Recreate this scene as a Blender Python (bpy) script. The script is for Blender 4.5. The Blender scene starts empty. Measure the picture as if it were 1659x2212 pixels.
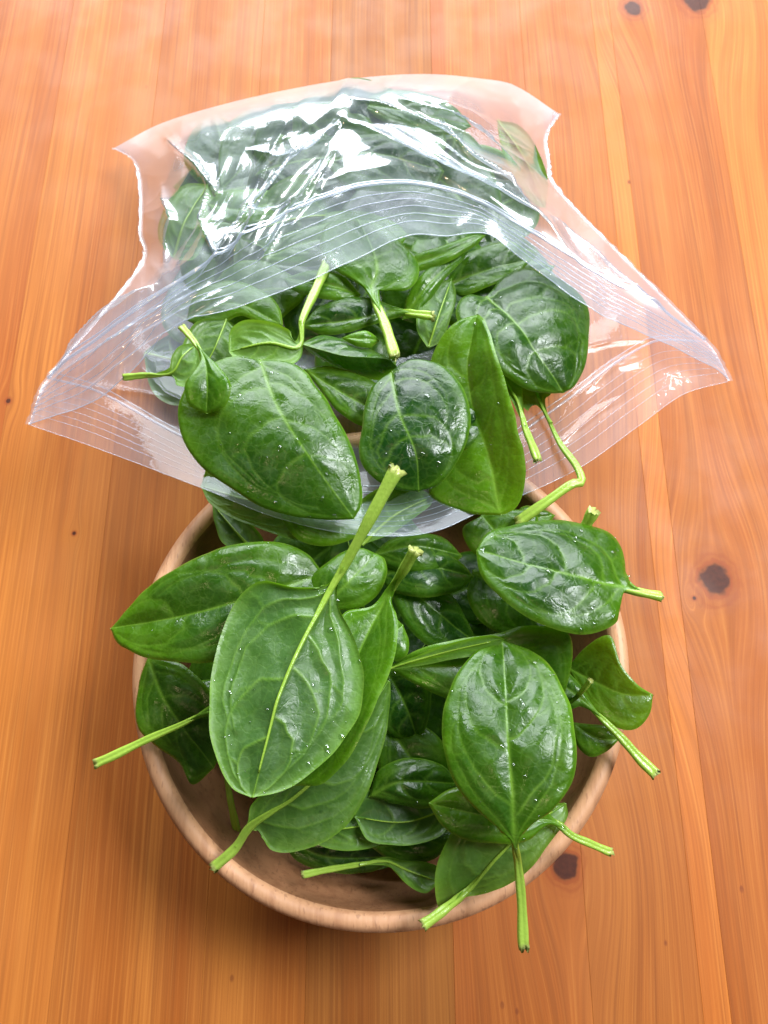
import bpy, math, random
import numpy as np
from mathutils import Vector

random.seed(7)
rng = np.random.default_rng(11)
scene = bpy.context.scene
COL = scene.collection

# ------------------------------------------------------------------ camera
FPX, CX, CY = 1662.0, 829.5, 1106.0            # focal length and centre for a 1659 x 2212 frame
TILT = math.radians(18.0)
CAM = np.array([0.0012, -0.040, 0.387])
cam_data = bpy.data.cameras.new('camera')
cam_data.sensor_fit = 'VERTICAL'
cam_data.sensor_height = 24.0
cam_data.lens = 24.0 * FPX / 2212.0
cam_data.clip_start = 0.01
cam_data.clip_end = 50
cam = bpy.data.objects.new('camera', cam_data)
cam.location = CAM
cam.rotation_euler = (TILT, 0, 0)
cam_data.dof.use_dof = True
cam_data.dof.focus_distance = 0.275
cam_data.dof.aperture_fstop = 14.0
COL.objects.link(cam)
scene.camera = cam

# ------------------------------------------------------------------ light
world = bpy.data.worlds.new('World')
scene.world = world
world.use_nodes = True
bgn = world.node_tree.nodes['Background']
bgn.inputs[0].default_value = (1.0, 0.97, 0.94, 1)
bgn.inputs[1].default_value = 0.045


def lamp(name, loc, aim, sx, sy, power, color):
    d = bpy.data.lights.new(name, 'AREA')
    d.shape = 'RECTANGLE'
    d.size, d.size_y = sx, sy
    d.energy = power
    d.color = color
    o = bpy.data.objects.new(name, d)
    o.location = loc
    o.rotation_euler = (Vector(aim) - Vector(loc)).to_track_quat('-Z', 'Y').to_euler()
    COL.objects.link(o)
    return o


lamp('window_light', (-0.15, 2.20, 1.24), (0, 0.05, 0.05), 2.25, 1.70, 158, (0.90, 0.96, 1.0))
lamp('unseen_key_light', (0.95, 0.50, 1.62), (0, 0, 0.05), 0.70, 0.60, 54, (0.93, 0.97, 1.0))  # unseen source added for even light, kept out of the flat leaves' reflection
lamp('ceiling_lamp', (-0.55, -0.25, 1.9), (0, 0, 0), 0.10, 0.10, 3.0, (1.0, 0.72, 0.42))

scene.view_settings.view_transform = 'Standard'
scene.view_settings.look = 'None'
scene.view_settings.exposure = 0.20
scene.view_settings.gamma = 1.0
scene.view_settings.use_curve_mapping = False
scene.cycles.use_denoising = True
scene.cycles.transparent_max_bounces = 32
scene.cycles.max_bounces = 10
scene.cycles.caustics_reflective = False
scene.cycles.caustics_refractive = False


# ------------------------------------------------------------------ helpers
def at(px, py, z):
    """World point seen at pixel (px, py) of the 1659 x 2212 frame on the height z."""
    a = np.array([(px - CX) / FPX, (CY - py) / FPX, -1.0])
    c, s = math.cos(TILT), math.sin(TILT)
    d = np.array([a[0], a[1] * c - a[2] * s, a[1] * s + a[2] * c])
    return CAM + d * ((z - CAM[2]) / d[2])


def catmull(P, t):
    """Chord-length Catmull-Rom through the rows of P, sampled at t in 0..1."""
    P = np.asarray(P, float)
    if len(P) == 2:
        return P[0] + (P[1] - P[0]) * np.asarray(t)[:, None]
    k = np.r_[0, np.cumsum(np.linalg.norm(np.diff(P, axis=0), axis=1) + 1e-9)]
    k /= k[-1]
    m = np.zeros_like(P)
    m[1:-1] = (P[2:] - P[:-2]) / (k[2:] - k[:-2])[:, None]
    m[0] = (P[1] - P[0]) / (k[1] - k[0])
    m[-1] = (P[-1] - P[-2]) / (k[-1] - k[-2])
    t = np.clip(np.asarray(t, float), 0, 1)
    i = np.clip(np.searchsorted(k, t, side='right') - 1, 0, len(P) - 2)
    h = (k[i + 1] - k[i])
    x = ((t - k[i]) / h)[:, None]
    h = h[:, None]
    return ((2 * x**3 - 3 * x**2 + 1) * P[i] + (x**3 - 2 * x**2 + x) * h * m[i]
            + (-2 * x**3 + 3 * x**2) * P[i + 1] + (x**3 - x**2) * h * m[i + 1])


_perm = np.random.default_rng(5).random((256, 256))


def vnoise(x, y, seed=0):
    """Smooth value noise in -1..1."""
    x = x + 17.3 * seed
    y = y + 31.7 * seed
    xi, yi = np.floor(x).astype(int), np.floor(y).astype(int)
    fx, fy = x - xi, y - yi
    fx, fy = fx * fx * (3 - 2 * fx), fy * fy * (3 - 2 * fy)
    g = lambda a, b: _perm[a & 255, b & 255]
    return 2 * ((g(xi, yi) * (1 - fx) + g(xi + 1, yi) * fx) * (1 - fy)
                + (g(xi, yi + 1) * (1 - fx) + g(xi + 1, yi + 1) * fx) * fy) - 1


def mesh_np(name, V, F, smooth=True):
    me = bpy.data.meshes.new(name)
    V = np.asarray(V, np.float32)
    F = np.asarray(F, np.int32)
    n = F.shape[1]
    me.vertices.add(len(V))
    me.vertices.foreach_set('co', V.ravel())
    me.loops.add(F.size)
    me.loops.foreach_set('vertex_index', F.ravel())
    me.polygons.add(len(F))
    me.polygons.foreach_set('loop_start', np.arange(0, F.size, n, dtype=np.int32))
    if smooth:
        me.polygons.foreach_set('use_smooth', np.ones(len(F), bool))
    me.update(calc_edges=True)
    me.validate()
    return me


def obj(name, me, mat=None, parent=None):
    o = bpy.data.objects.new(name, me)
    COL.objects.link(o)
    if mat and me is not None:
        me.materials.append(mat)
    if parent is not None:
        o.parent = parent
        o.matrix_parent_inverse = parent.matrix_world.inverted()
    return o


def empty(name, loc):
    o = bpy.data.objects.new(name, None)
    o.empty_display_size = 0.01
    o.location = loc
    COL.objects.link(o)
    o.matrix_world.translation = Vector(loc)
    return o


def tag(o, label=None, cat=None, group=None, kind=None):
    for k, v in (('label', label), ('category', cat), ('group', group), ('kind', kind)):
        if v:
            o[k] = v
    return o


def grid_faces(nu, nv):
    i = np.arange(nu - 1)[:, None] * nv + np.arange(nv - 1)[None]
    return np.stack([i, i + 1, i + nv + 1, i + nv], -1).reshape(-1, 4)


def grid_normals(P):
    du = np.gradient(P, axis=0)
    dv = np.gradient(P, axis=1)
    n = np.cross(du, dv)
    return n / (np.linalg.norm(n, axis=-1, keepdims=True) + 1e-12)


def tube_arrays(pts, rad, seg=10, groove=0.0, cap=True, up=(0, 0, 1), flat=1.0):
    """Tube along pts; groove presses a channel into its upper side."""
    pts = np.asarray(pts, float)
    n = len(pts)
    rad = np.broadcast_to(np.asarray(rad, float), (n,))
    T = np.gradient(pts, axis=0)
    T /= np.linalg.norm(T, axis=1, keepdims=True) + 1e-12
    up = np.asarray(up, float)
    S = np.cross(T, up)
    S /= np.linalg.norm(S, axis=1, keepdims=True) + 1e-9
    U = np.cross(S, T)
    a = np.linspace(0, 2 * np.pi, seg, endpoint=False)
    r = 1 - groove * np.exp(-((a - np.pi / 2) / 0.5) ** 2)
    ring = (np.cos(a) * r)[None, :, None] * S[:, None] + (np.sin(a) * r * flat)[None, :, None] * U[:, None]
    V = (pts[:, None] + ring * rad[:, None, None]).reshape(-1, 3)
    i = np.arange(n - 1)[:, None] * seg
    j = np.arange(seg)[None]
    jn = (j + 1) % seg
    F = np.stack([i + j, i + jn, i + seg + jn, i + seg + j], -1).reshape(-1, 4)
    if cap:
        c = len(V)
        V = np.vstack([V, pts[-1:] - T[-1:] * rad[-1] * 0.25])
        b = (n - 1) * seg
        F = np.vstack([F, [[b + k, b + (k + 1) % seg, c, c] for k in range(seg)]])
        F = np.array(F)
    return V, F


def mesh_mixed(name, V, F):
    """Quads where the last index may repeat (triangles)."""
    me = bpy.data.meshes.new(name)
    me.from_pydata([tuple(v) for v in V], [], [tuple(f[:3]) if f[2] == f[3] else tuple(f) for f in F.tolist()])
    me.polygons.foreach_set('use_smooth', np.ones(len(me.polygons), bool))
    me.update()
    return me


# ------------------------------------------------------------------ node helpers
class NT:
    def __init__(self, name):
        self.mat = bpy.data.materials.new(name)
        self.mat.use_nodes = True
        self.nt = self.mat.node_tree
        self.nt.nodes.clear()

    def n(self, typ, **kw):
        nd = self.nt.nodes.new(typ)
        for k, v in kw.items():
            if k.startswith('i_'):
                nd.inputs[k[2:].replace('_', ' ')].default_value = v
            else:
                setattr(nd, k, v)
        return nd

    def link(self, a, b):
        self.nt.links.new(a, b)

    def put(self, sock, v):
        if isinstance(v, bpy.types.NodeSocket):
            self.link(v, sock)
        else:
            sock.default_value = v

    def math(self, op, a, b=0.0, c=None, clamp=False):
        nd = self.n('ShaderNodeMath', operation=op, use_clamp=clamp)
        self.put(nd.inputs[0], a)
        self.put(nd.inputs[1], b)
        if c is not None:
            self.put(nd.inputs[2], c)
        return nd.outputs[0]

    def mix(self, f, a, b, blend='MIX'):
        nd = self.n('ShaderNodeMix', data_type='RGBA', blend_type=blend)
        self.put(nd.inputs[0], f)
        self.put(nd.inputs[6], a if isinstance(a, bpy.types.NodeSocket) else (*a, 1))
        self.put(nd.inputs[7], b if isinstance(b, bpy.types.NodeSocket) else (*b, 1))
        return nd.outputs[2]

    def ramp(self, f, a, b, lo=0.0, hi=1.0):
        nd = self.n('ShaderNodeMapRange', interpolation_type='SMOOTHSTEP')
        self.put(nd.inputs[0], f)
        for i, v in ((1, a), (2, b), (3, lo), (4, hi)):
            nd.inputs[i].default_value = v
        return nd.outputs[0]

    def noise(self, vec, scale, detail=3.0, rough=0.5, dist=0.0):
        nd = self.n('ShaderNodeTexNoise')
        nd.inputs['Scale'].default_value = scale
        nd.inputs['Detail'].default_value = detail
        nd.inputs['Roughness'].default_value = rough
        nd.inputs['Distortion'].default_value = dist
        if vec is not None:
            self.link(vec, nd.inputs['Vector'])
        return nd.outputs['Fac']

    def mapping(self, vec, scale=(1, 1, 1), loc=(0, 0, 0)):
        nd = self.n('ShaderNodeMapping')
        nd.inputs['Scale'].default_value = scale
        nd.inputs['Location'].default_value = loc
        self.link(vec, nd.inputs['Vector'])
        return nd.outputs[0]

    def attr(self, name):
        return self.n('ShaderNodeAttribute', attribute_name=name).outputs['Fac']

    def out(self, shader):
        o = self.n('ShaderNodeOutputMaterial')
        self.link(shader, o.inputs['Surface'])
        return self.mat


def mat_leaf():
    m = NT('spinach_leaf')
    pos = m.n('ShaderNodeNewGeometry').outputs['Position']
    vein, margin, tone, under = m.attr('vein'), m.attr('margin'), m.attr('tone'), m.attr('under')
    n1 = m.noise(pos, 95, 3)
    n2 = m.noise(pos, 900, 2)
    n3 = m.noise(pos, 260, 3)
    top = m.mix(tone, (0.005, 0.030, 0.004), (0.095, 0.235, 0.006))
    top = m.mix(m.ramp(n1, 0.35, 0.7, 0, 0.40), top, (0.014, 0.066, 0.007))
    bot = m.mix(tone, (0.036, 0.094, 0.022), (0.130, 0.270, 0.030))
    bot = m.mix(m.ramp(n1, 0.35, 0.7, 0, 0.35), bot, (0.075, 0.150, 0.045))
    base = m.mix(under, top, bot)
    base = m.mix(m.ramp(n2, 0.3, 0.75, 0, 0.30), base, m.mix(0.5, base, (0.0, 0.02, 0.0)))
    base = m.mix(m.math('MULTIPLY', vein, 0.70), base, (0.19, 0.36, 0.035))
    base = m.mix(m.math('MULTIPLY', margin, 0.55), base, (0.16, 0.30, 0.025))
    wet = m.ramp(m.noise(pos, 150, 4, 0.6, 0.4), 0.47, 0.535)
    base = m.mix(m.math('MULTIPLY', wet, 0.30), base, m.mix(1.0, base, (0.45, 0.62, 0.42), 'MULTIPLY'))
    rough = m.math('ADD', m.math('MULTIPLY', wet, -0.12), m.ramp(n3, 0.35, 0.65, 0.30, 0.42))
    rough = m.math('ADD', rough, m.math('MULTIPLY', under, 0.10))
    vo = m.n('ShaderNodeTexVoronoi', feature='DISTANCE_TO_EDGE')
    vo.inputs['Scale'].default_value = 230
    wv = m.n('ShaderNodeVectorMath', operation='ADD')
    nz = m.n('ShaderNodeTexNoise')
    nz.inputs['Scale'].default_value = 180
    m.link(pos, nz.inputs['Vector'])
    sc = m.n('ShaderNodeVectorMath', operation='SCALE')
    sc.inputs['Scale'].default_value = 0.004
    m.link(nz.outputs['Color'], sc.inputs[0])
    m.link(pos, wv.inputs[0])
    m.link(sc.outputs[0], wv.inputs[1])
    m.link(wv.outputs[0], vo.inputs['Vector'])
    net = m.ramp(vo.outputs['Distance'], 0.0, 0.10, 1, 0)
    base = m.mix(m.math('MULTIPLY', net, 0.10), base, (0.15, 0.28, 0.04))
    bump = m.n('ShaderNodeBump')
    bump.inputs['Strength'].default_value = 0.34
    bump.inputs['Distance'].default_value = 0.0006
    m.link(m.math('SUBTRACT', m.math('ADD', m.noise(pos, 420, 3), m.math('MULTIPLY', n2, 0.35)), m.math('MULTIPLY', net, 0.14)), bump.inputs['Height'])
    p = m.n('ShaderNodeBsdfPrincipled')
    m.link(base, p.inputs['Base Color'])
    m.link(rough, p.inputs['Roughness'])
    p.inputs['Specular IOR Level'].default_value = 0.40
    m.link(bump.outputs[0], p.inputs['Normal'])
    t = m.n('ShaderNodeBsdfTranslucent')
    m.link(m.mix(tone, (0.06, 0.28, 0.01), (0.40, 0.74, 0.012)), t.inputs['Color'])
    mx = m.n('ShaderNodeMixShader')
    mx.inputs[0].default_value = 0.27
    m.link(p.outputs[0], mx.inputs[1])
    m.link(t.outputs[0], mx.inputs[2])
    return m.out(mx.outputs[0])


def mat_stem():
    m = NT('spinach_stem')
    pos = m.n('ShaderNodeNewGeometry').outputs['Position']
    n1 = m.noise(pos, 350, 3)
    al = m.attr('along')
    c = m.mix(n1, (0.20, 0.36, 0.030), (0.34, 0.50, 0.07))
    c = m.mix(m.ramp(al, 0.25, 1.0, 0, 0.75), c, (0.40, 0.58, 0.09))
    c = m.mix(m.ramp(al, 0.955, 0.99, 0, 0.6), c, (0.42, 0.36, 0.16))
    p = m.n('ShaderNodeBsdfPrincipled')
    m.link(c, p.inputs['Base Color'])
    p.inputs['Roughness'].default_value = 0.26
    p.inputs['Specular IOR Level'].default_value = 0.6
    bump = m.n('ShaderNodeBump')
    bump.inputs['Strength'].default_value = 0.35
    bump.inputs['Distance'].default_value = 0.0005
    m.link(m.noise(pos, 900, 3), bump.inputs['Height'])
    m.link(bump.outputs[0], p.inputs['Normal'])
    t = m.n('ShaderNodeBsdfTranslucent')
    t.inputs['Color'].default_value = (0.42, 0.65, 0.06, 1)
    mx = m.n('ShaderNodeMixShader')
    mx.inputs[0].default_value = 0.28
    m.link(p.outputs[0], mx.inputs[1])
    m.link(t.outputs[0], mx.inputs[2])
    return m.out(mx.outputs[0])


def mat_water():
    m = NT('water_drop')
    lw = m.n('ShaderNodeLayerWeight')
    lw.inputs[0].default_value = 0.5
    f = m.math('ADD', m.math('MULTIPLY', m.math('POWER', lw.outputs['Facing'], 3.0), 0.55), 0.10, clamp=True)
    tr = m.n('ShaderNodeBsdfTransparent')
    tr.inputs[0].default_value = (0.90, 0.94, 0.90, 1)
    gl = m.n('ShaderNodeBsdfGlossy')
    gl.inputs['Roughness'].default_value = 0.03
    mx = m.n('ShaderNodeMixShader')
    m.link(f, mx.inputs[0])
    m.link(tr.outputs[0], mx.inputs[1])
    m.link(gl.outputs[0], mx.inputs[2])
    return m.out(mx.outputs[0])


def mat_film(name='bag_film', haze=0.105, gloss=1.0):
    m = NT(name)
    geo = m.n('ShaderNodeNewGeometry')
    pos = geo.outputs['Position']
    lw = m.n('ShaderNodeLayerWeight')
    lw.inputs[0].default_value = 0.5
    facing = lw.outputs['Facing']
    f5 = m.math('POWER', facing, 4.0)
    refl = m.math('MULTIPLY', m.math('ADD', m.math('MULTIPLY', f5, 0.80), 0.105), gloss, clamp=True)
    bump = m.n('ShaderNodeBump')
    bump.inputs['Strength'].default_value = 0.18
    bump.inputs['Distance'].default_value = 0.0015
    m.link(m.math('ADD', m.noise(pos, 60, 3, 0.55, 1.2), m.math('MULTIPLY', m.noise(pos, 330, 2), 0.12)), bump.inputs['Height'])
    tr = m.n('ShaderNodeBsdfTransparent')
    tr.inputs[0].default_value = (0.955, 0.965, 0.985, 1)
    df = m.n('ShaderNodeBsdfDiffuse')
    df.inputs[0].default_value = (0.74, 0.83, 1.0, 1)
    tl = m.n('ShaderNodeBsdfTranslucent')
    tl.inputs[0].default_value = (0.74, 0.83, 1.0, 1)
    hz = m.n('ShaderNodeMixShader')
    hz.inputs[0].default_value = 0.5
    m.link(df.outputs[0], hz.inputs[1])
    m.link(tl.outputs[0], hz.inputs[2])
    h = m.math('ADD', m.math('MULTIPLY', m.math('POWER', facing, 2.0), 0.32), m.math('ADD', m.math('MULTIPLY', m.attr('thick'), 0.06), haze), clamp=True)
    a = m.n('ShaderNodeMixShader')
    m.link(h, a.inputs[0])
    m.link(tr.outputs[0], a.inputs[1])
    m.link(hz.outputs[0], a.inputs[2])
    gl = m.n('ShaderNodeBsdfGlossy')
    gl.inputs['Roughness'].default_value = 0.07
    gl.inputs['Color'].default_value = (1, 1, 1, 1)
    m.link(bump.outputs[0], gl.inputs['Normal'])
    g2 = m.n('ShaderNodeBsdfGlossy')
    g2.inputs['Roughness'].default_value = 0.30
    g2.inputs['Color'].default_value = (0.95, 0.98, 1, 1)
    gm = m.n('ShaderNodeMixShader')
    gm.inputs[0].default_value = 0.45
    m.link(gl.outputs[0], gm.inputs[1])
    m.link(g2.outputs[0], gm.inputs[2])
    b = m.n('ShaderNodeMixShader')
    m.link(refl, b.inputs[0])
    m.link(a.outputs[0], b.inputs[1])
    m.link(gm.outputs[0], b.inputs[2])
    return m.out(b.outputs[0])


KNOTS = []


def mat_pine():
    m = NT('lacquered_pine')
    pos = m.n('ShaderNodeNewGeometry').outputs['Position']
    rnd = m.n('ShaderNodeObjectInfo').outputs['Random']
    sep = m.n('ShaderNodeSeparateXYZ')
    m.link(pos, sep.inputs[0])
    x, y = sep.outputs[0], sep.outputs[1]
    # lazy sideways wander of the grain, different in each plank
    wv = m.n('ShaderNodeCombineXYZ')
    m.link(m.math('MULTIPLY', x, 6.0), wv.inputs[0])
    m.link(m.math('MULTIPLY', y, 3.2), wv.inputs[1])
    m.link(m.math('MULTIPLY', rnd, 37.0), wv.inputs[2])
    wander = m.math('MULTIPLY', m.math('SUBTRACT', m.noise(wv.outputs[0], 1.0, 2), 0.5), 0.010)
    gx = m.math('ADD', x, wander)
    dark = None
    ring = None
    for kx, ky, r in KNOTS:
        dx = m.math('SUBTRACT', x, kx)
        dy = m.math('MULTIPLY', m.math('SUBTRACT', y, ky), 0.55)
        d2 = m.math('ADD', m.math('MULTIPLY', dx, dx), m.math('MULTIPLY', dy, dy))
        ex = m.math('EXPONENT', m.math('MULTIPLY', d2, -1.0 / (2 * (3.4 * r) ** 2)))
        gx = m.math('SUBTRACT', gx, m.math('MULTIPLY', m.math('MULTIPLY', dx, ex), 0.96))
        dyr = m.math('SUBTRACT', y, ky)
        d = m.math('SQRT', m.math('ADD', m.math('MULTIPLY', dx, dx), m.math('MULTIPLY', m.math('MULTIPLY', dyr, dyr), 0.8)))
        d = m.math('ADD', d, m.math('MULTIPLY', m.math('SUBTRACT', m.noise(pos, 130, 3), 0.5), r * 0.9))
        k = m.ramp(d, r * 0.75, r * 1.05, 1, 0)
        h = m.ramp(d, r * 0.9, r * 2.3, 1, 0)
        if r > .004:
            h = m.math('MULTIPLY', h, m.ramp(m.math('SINE', m.math('MULTIPLY', d, 1 / (r * .075))), -1, 1, 0.45, 1.0))
        dark = k if dark is None else m.math('MAXIMUM', dark, k)
        ring = h if ring is None else m.math('MAXIMUM', ring, h)
    gv = m.n('ShaderNodeCombineXYZ')
    m.link(gx, gv.inputs[0])
    m.link(m.math('MULTIPLY', y, 0.012), gv.inputs[1])
    m.link(m.math('MULTIPLY', rnd, 3.0), gv.inputs[2])
    g = gv.outputs[0]
    broad = m.noise(g, 55, 2)
    lines = m.noise(g, 380, 3, 0.6)
    gf = m.n('ShaderNodeCombineXYZ')
    m.link(gx, gf.inputs[0])
    m.link(m.math('MULTIPLY', y, 0.008), gf.inputs[1])
    fine = m.noise(gf.outputs[0], 1050, 4, 0.65)
    blotch = m.noise(m.mapping(pos, (1, 0.35, 1)), 14, 3)
    c = m.mix(m.ramp(broad, 0.30, 0.70), (0.390, 0.132, 0.022), (0.305, 0.085, 0.012))
    c = m.mix(m.ramp(lines, 0.48, 0.66, 0, 0.58), c, (0.230, 0.068, 0.012))
    c = m.mix(m.ramp(fine, 0.42, 0.66, 0, 0.40), c, (0.19, 0.050, 0.008))
    c = m.mix(m.ramp(fine, 0.30, 0.48, 0.28, 0), c, (0.56, 0.235, 0.048))
    c = m.mix(m.ramp(blotch, 0.4, 0.75, 0, 0.30), c, (0.43, 0.165, 0.040))
    hs = m.n('ShaderNodeHueSaturation')
    m.link(c, hs.inputs['Color'])
    oc = m.n('ShaderNodeSeparateColor')
    m.link(m.n('ShaderNodeObjectInfo').outputs['Color'], oc.inputs[0])
    m.link(oc.outputs[0], hs.inputs['Value'])
    m.link(m.math('ADD', 0.4955, m.math('MULTIPLY', rnd, 0.009)), hs.inputs['Hue'])
    c = hs.outputs[0]
    if ring is not None:
        c = m.mix(m.math('MULTIPLY', ring, 0.65), c, (0.20, 0.035, 0.008))
        c = m.mix(m.math('MULTIPLY', dark, 0.93), c, m.mix(m.noise(pos, 500, 3), (0.014, 0.004, 0.003), (0.075, 0.016, 0.007)))
    specks = m.n('ShaderNodeTexVoronoi')
    specks.inputs['Scale'].default_value = 55
    m.link(m.mapping(pos, (1, 0.6, 1)), specks.inputs['Vector'])
    sp = m.ramp(specks.outputs['Distance'], 0.035, 0.07, 0.75, 0)
    c = m.mix(m.math('MULTIPLY', sp, m.ramp(m.noise(pos, 21, 1), 0.52, 0.62)), c, (0.14, 0.030, 0.010))
    p = m.n('ShaderNodeBsdfPrincipled')
    m.link(c, p.inputs['Base Color'])
    m.link(m.ramp(m.noise(pos, 30, 4), 0.3, 0.7, 0.46, 0.60), p.inputs['Roughness'])
    p.inputs['Specular IOR Level'].default_value = 0.20
    bump = m.n('ShaderNodeBump')
    bump.inputs['Strength'].default_value = 0.12
    bump.inputs['Distance'].default_value = 0.0006
    m.link(m.math('ADD', fine, m.math('MULTIPLY', lines, 0.8)), bump.inputs['Height'])
    m.link(bump.outputs[0], p.inputs['Normal'])
    return m.out(p.outputs[0])


def mat_bowl(name='beech_wood', dark=1.0):
    m = NT(name)
    pos = m.n('ShaderNodeNewGeometry').outputs['Position']
    g = m.noise(m.mapping(pos, (1, 0.10, 1)), 240, 3, 0.6)
    b = m.noise(m.mapping(pos, (1, 0.3, 1)), 40, 3)
    f = m.noise(m.mapping(pos, (1, 0.25, 0.6)), 800, 1)
    c = m.mix(b, (0.450, 0.215, 0.105), (0.550, 0.300, 0.165))
    c = m.mix(m.ramp(g, 0.45, 0.66, 0, 0.55), c, (0.34, 0.150, 0.072))
    c = m.mix(m.ramp(f, 0.61, 0.71, 0, 0.45), c, (0.22, 0.095, 0.050))
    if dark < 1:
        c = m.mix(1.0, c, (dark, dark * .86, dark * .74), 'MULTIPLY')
    p = m.n('ShaderNodeBsdfPrincipled')
    m.link(c, p.inputs['Base Color'])
    p.inputs['Roughness'].default_value = 0.52
    bump = m.n('ShaderNodeBump')
    bump.inputs['Strength'].default_value = 0.25
    bump.inputs['Distance'].default_value = 0.0005
    m.link(m.math('ADD', g, f), bump.inputs['Height'])
    m.link(bump.outputs[0], p.inputs['Normal'])
    return m.out(p.outputs[0])


for kx, ky, kr in ((1545, 1252, .0082), (1222, 1870, .0060), (1368, 18, .0062), (1505, 2, .0090),
                   (18, 866, .0014), (160, 1152, .0009), (1500, 1292, .0010)):
    w = at(kx, ky, 0)
    KNOTS.append((float(w[0]), float(w[1]), kr))
M_LEAF, M_STEM, M_WATER = mat_leaf(), mat_stem(), mat_water()
M_FILM = mat_film()
M_FILM_LOW = mat_film('bag_film_lower', 0.10, 0.28)
M_RIB_LOW = mat_film('bag_zip_plastic_lower', 0.20, 0.5)
M_RIB = mat_film('bag_zip_plastic', 0.30, 1.8)
M_PINE, M_BOWL = mat_pine(), mat_bowl()

# ------------------------------------------------------------------ table
table = tag(empty('table_top', (0, 0, 0)), 'varnished orange pine table top glued up from long boards', 'table', kind='structure')
seams = [-0.52, -0.452, -0.392, -0.331, -0.270, -0.208, -0.1455, -0.0790, -0.0334, 0.0322, 0.0923, 0.1405, 0.1525, 0.2140, 0.2750, 0.337, 0.399, 0.46]
for a, b in zip(seams[:-1], seams[1:]):
    g, y0, y1, h, e = 0.00002, -0.42, 0.78, 0.024, 0.00012
    xs = (a + g, b - g)
    V = [(xs[0], y0, -h), (xs[1], y0, -h), (xs[1], y1, -h), (xs[0], y1, -h),
         (xs[0], y0, -e), (xs[1], y0, -e), (xs[1], y1, -e), (xs[0], y1, -e),
         (xs[0] + e, y0, 0), (xs[1] - e, y0, 0), (xs[1] - e, y1, 0), (xs[0] + e, y1, 0)]
    F = [(3, 2, 1, 0), (8, 9, 10, 11)]
    for k in range(4):
        j = (k + 1) % 4
        F += [(k, j, 4 + j, 4 + k), (4 + k, 4 + j, 8 + j, 8 + k)]
    me = bpy.data.meshes.new('plank')
    me.from_pydata(V, [], F)
    tv = {-.2080: 1.02, -.1455: .95, -.0790: 1.03, -.0334: .80, .0322: 1.02, .0923: .90, .1405: 1.17, .1525: .92, .2140: 1.08}.get(a, 1.0)
    obj('plank', me, M_PINE, table).color = (tv, tv, tv, 1)

# ------------------------------------------------------------------ bowl
RIM = 0.075
prof = [(0.0, 0.001), (0.045, 0.001), (0.050, 0.003), (0.066, 0.012), (0.082, 0.030), (0.0925, 0.050), (0.0978, 0.066),
        (0.0994, 0.0722), (0.0995, 0.0741), (0.0988, 0.0750), (0.0965, 0.0753), (0.0942, 0.0750), (0.0932, 0.0742), (0.0926, 0.0715),
        (0.0905, 0.060), (0.0835, 0.044), (0.072, 0.026), (0.055, 0.0135), (0.030, 0.009), (0.0, 0.008)]
pr = catmull(np.array([(a, 0, b) for a, b in prof]), np.linspace(0, 1, 90))
NA = 160
ang = np.linspace(0, 2 * np.pi, NA, endpoint=False)
wob = 1 + 0.004 * np.sin(2 * ang + 0.6) + 0.002 * np.sin(5 * ang)
P = np.stack([np.maximum(pr[:, 0], 0)[:, None] * (np.cos(ang) * wob)[None], np.maximum(pr[:, 0], 0)[:, None] * (np.sin(ang) * wob)[None],
              np.broadcast_to(pr[:, 2][:, None], (90, NA))], -1)
i = np.arange(89)[:, None] * NA
j = np.arange(NA)[None]
F = np.stack([i + j, i + (j + 1) % NA, i + NA + (j + 1) % NA, i + NA + j], -1).reshape(-1, 4)
bm_ = mesh_np('wooden_bowl', P.reshape(-1, 3), F)
bm_.materials.append(M_BOWL)
bm_.materials.append(mat_bowl('oiled_beech_inside_shaded', 0.50))  # inner colour darkened for the oiled wood and for shade under the leaves
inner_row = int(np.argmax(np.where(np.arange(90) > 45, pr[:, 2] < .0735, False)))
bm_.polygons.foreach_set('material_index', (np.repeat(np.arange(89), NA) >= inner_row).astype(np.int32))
tag(obj('wooden_bowl', bm_),
    'round turned beech wood bowl heaped with spinach leaves', 'bowl')

# ------------------------------------------------------------------ spinach leaves
LEAF_N = [0]


def seg_dist(X, Y, pts):
    """Distance of every (X, Y) to a polyline; also how far along it."""
    best = np.full(X.shape, 1e9)
    along = np.zeros(X.shape)
    n = len(pts) - 1
    for k in range(n):
        ax, ay = pts[k]
        bx, by = pts[k + 1]
        dx, dy = bx - ax, by - ay
        L2 = dx * dx + dy * dy + 1e-18
        t = np.clip(((X - ax) * dx + (Y - ay) * dy) / L2, 0, 1)
        d = np.hypot(X - ax - t * dx, Y - ay - t * dy)
        w = d < best
        best = np.where(w, d, best)
        along = np.where(w, (k + t) / n, along)
    return best, along


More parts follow.
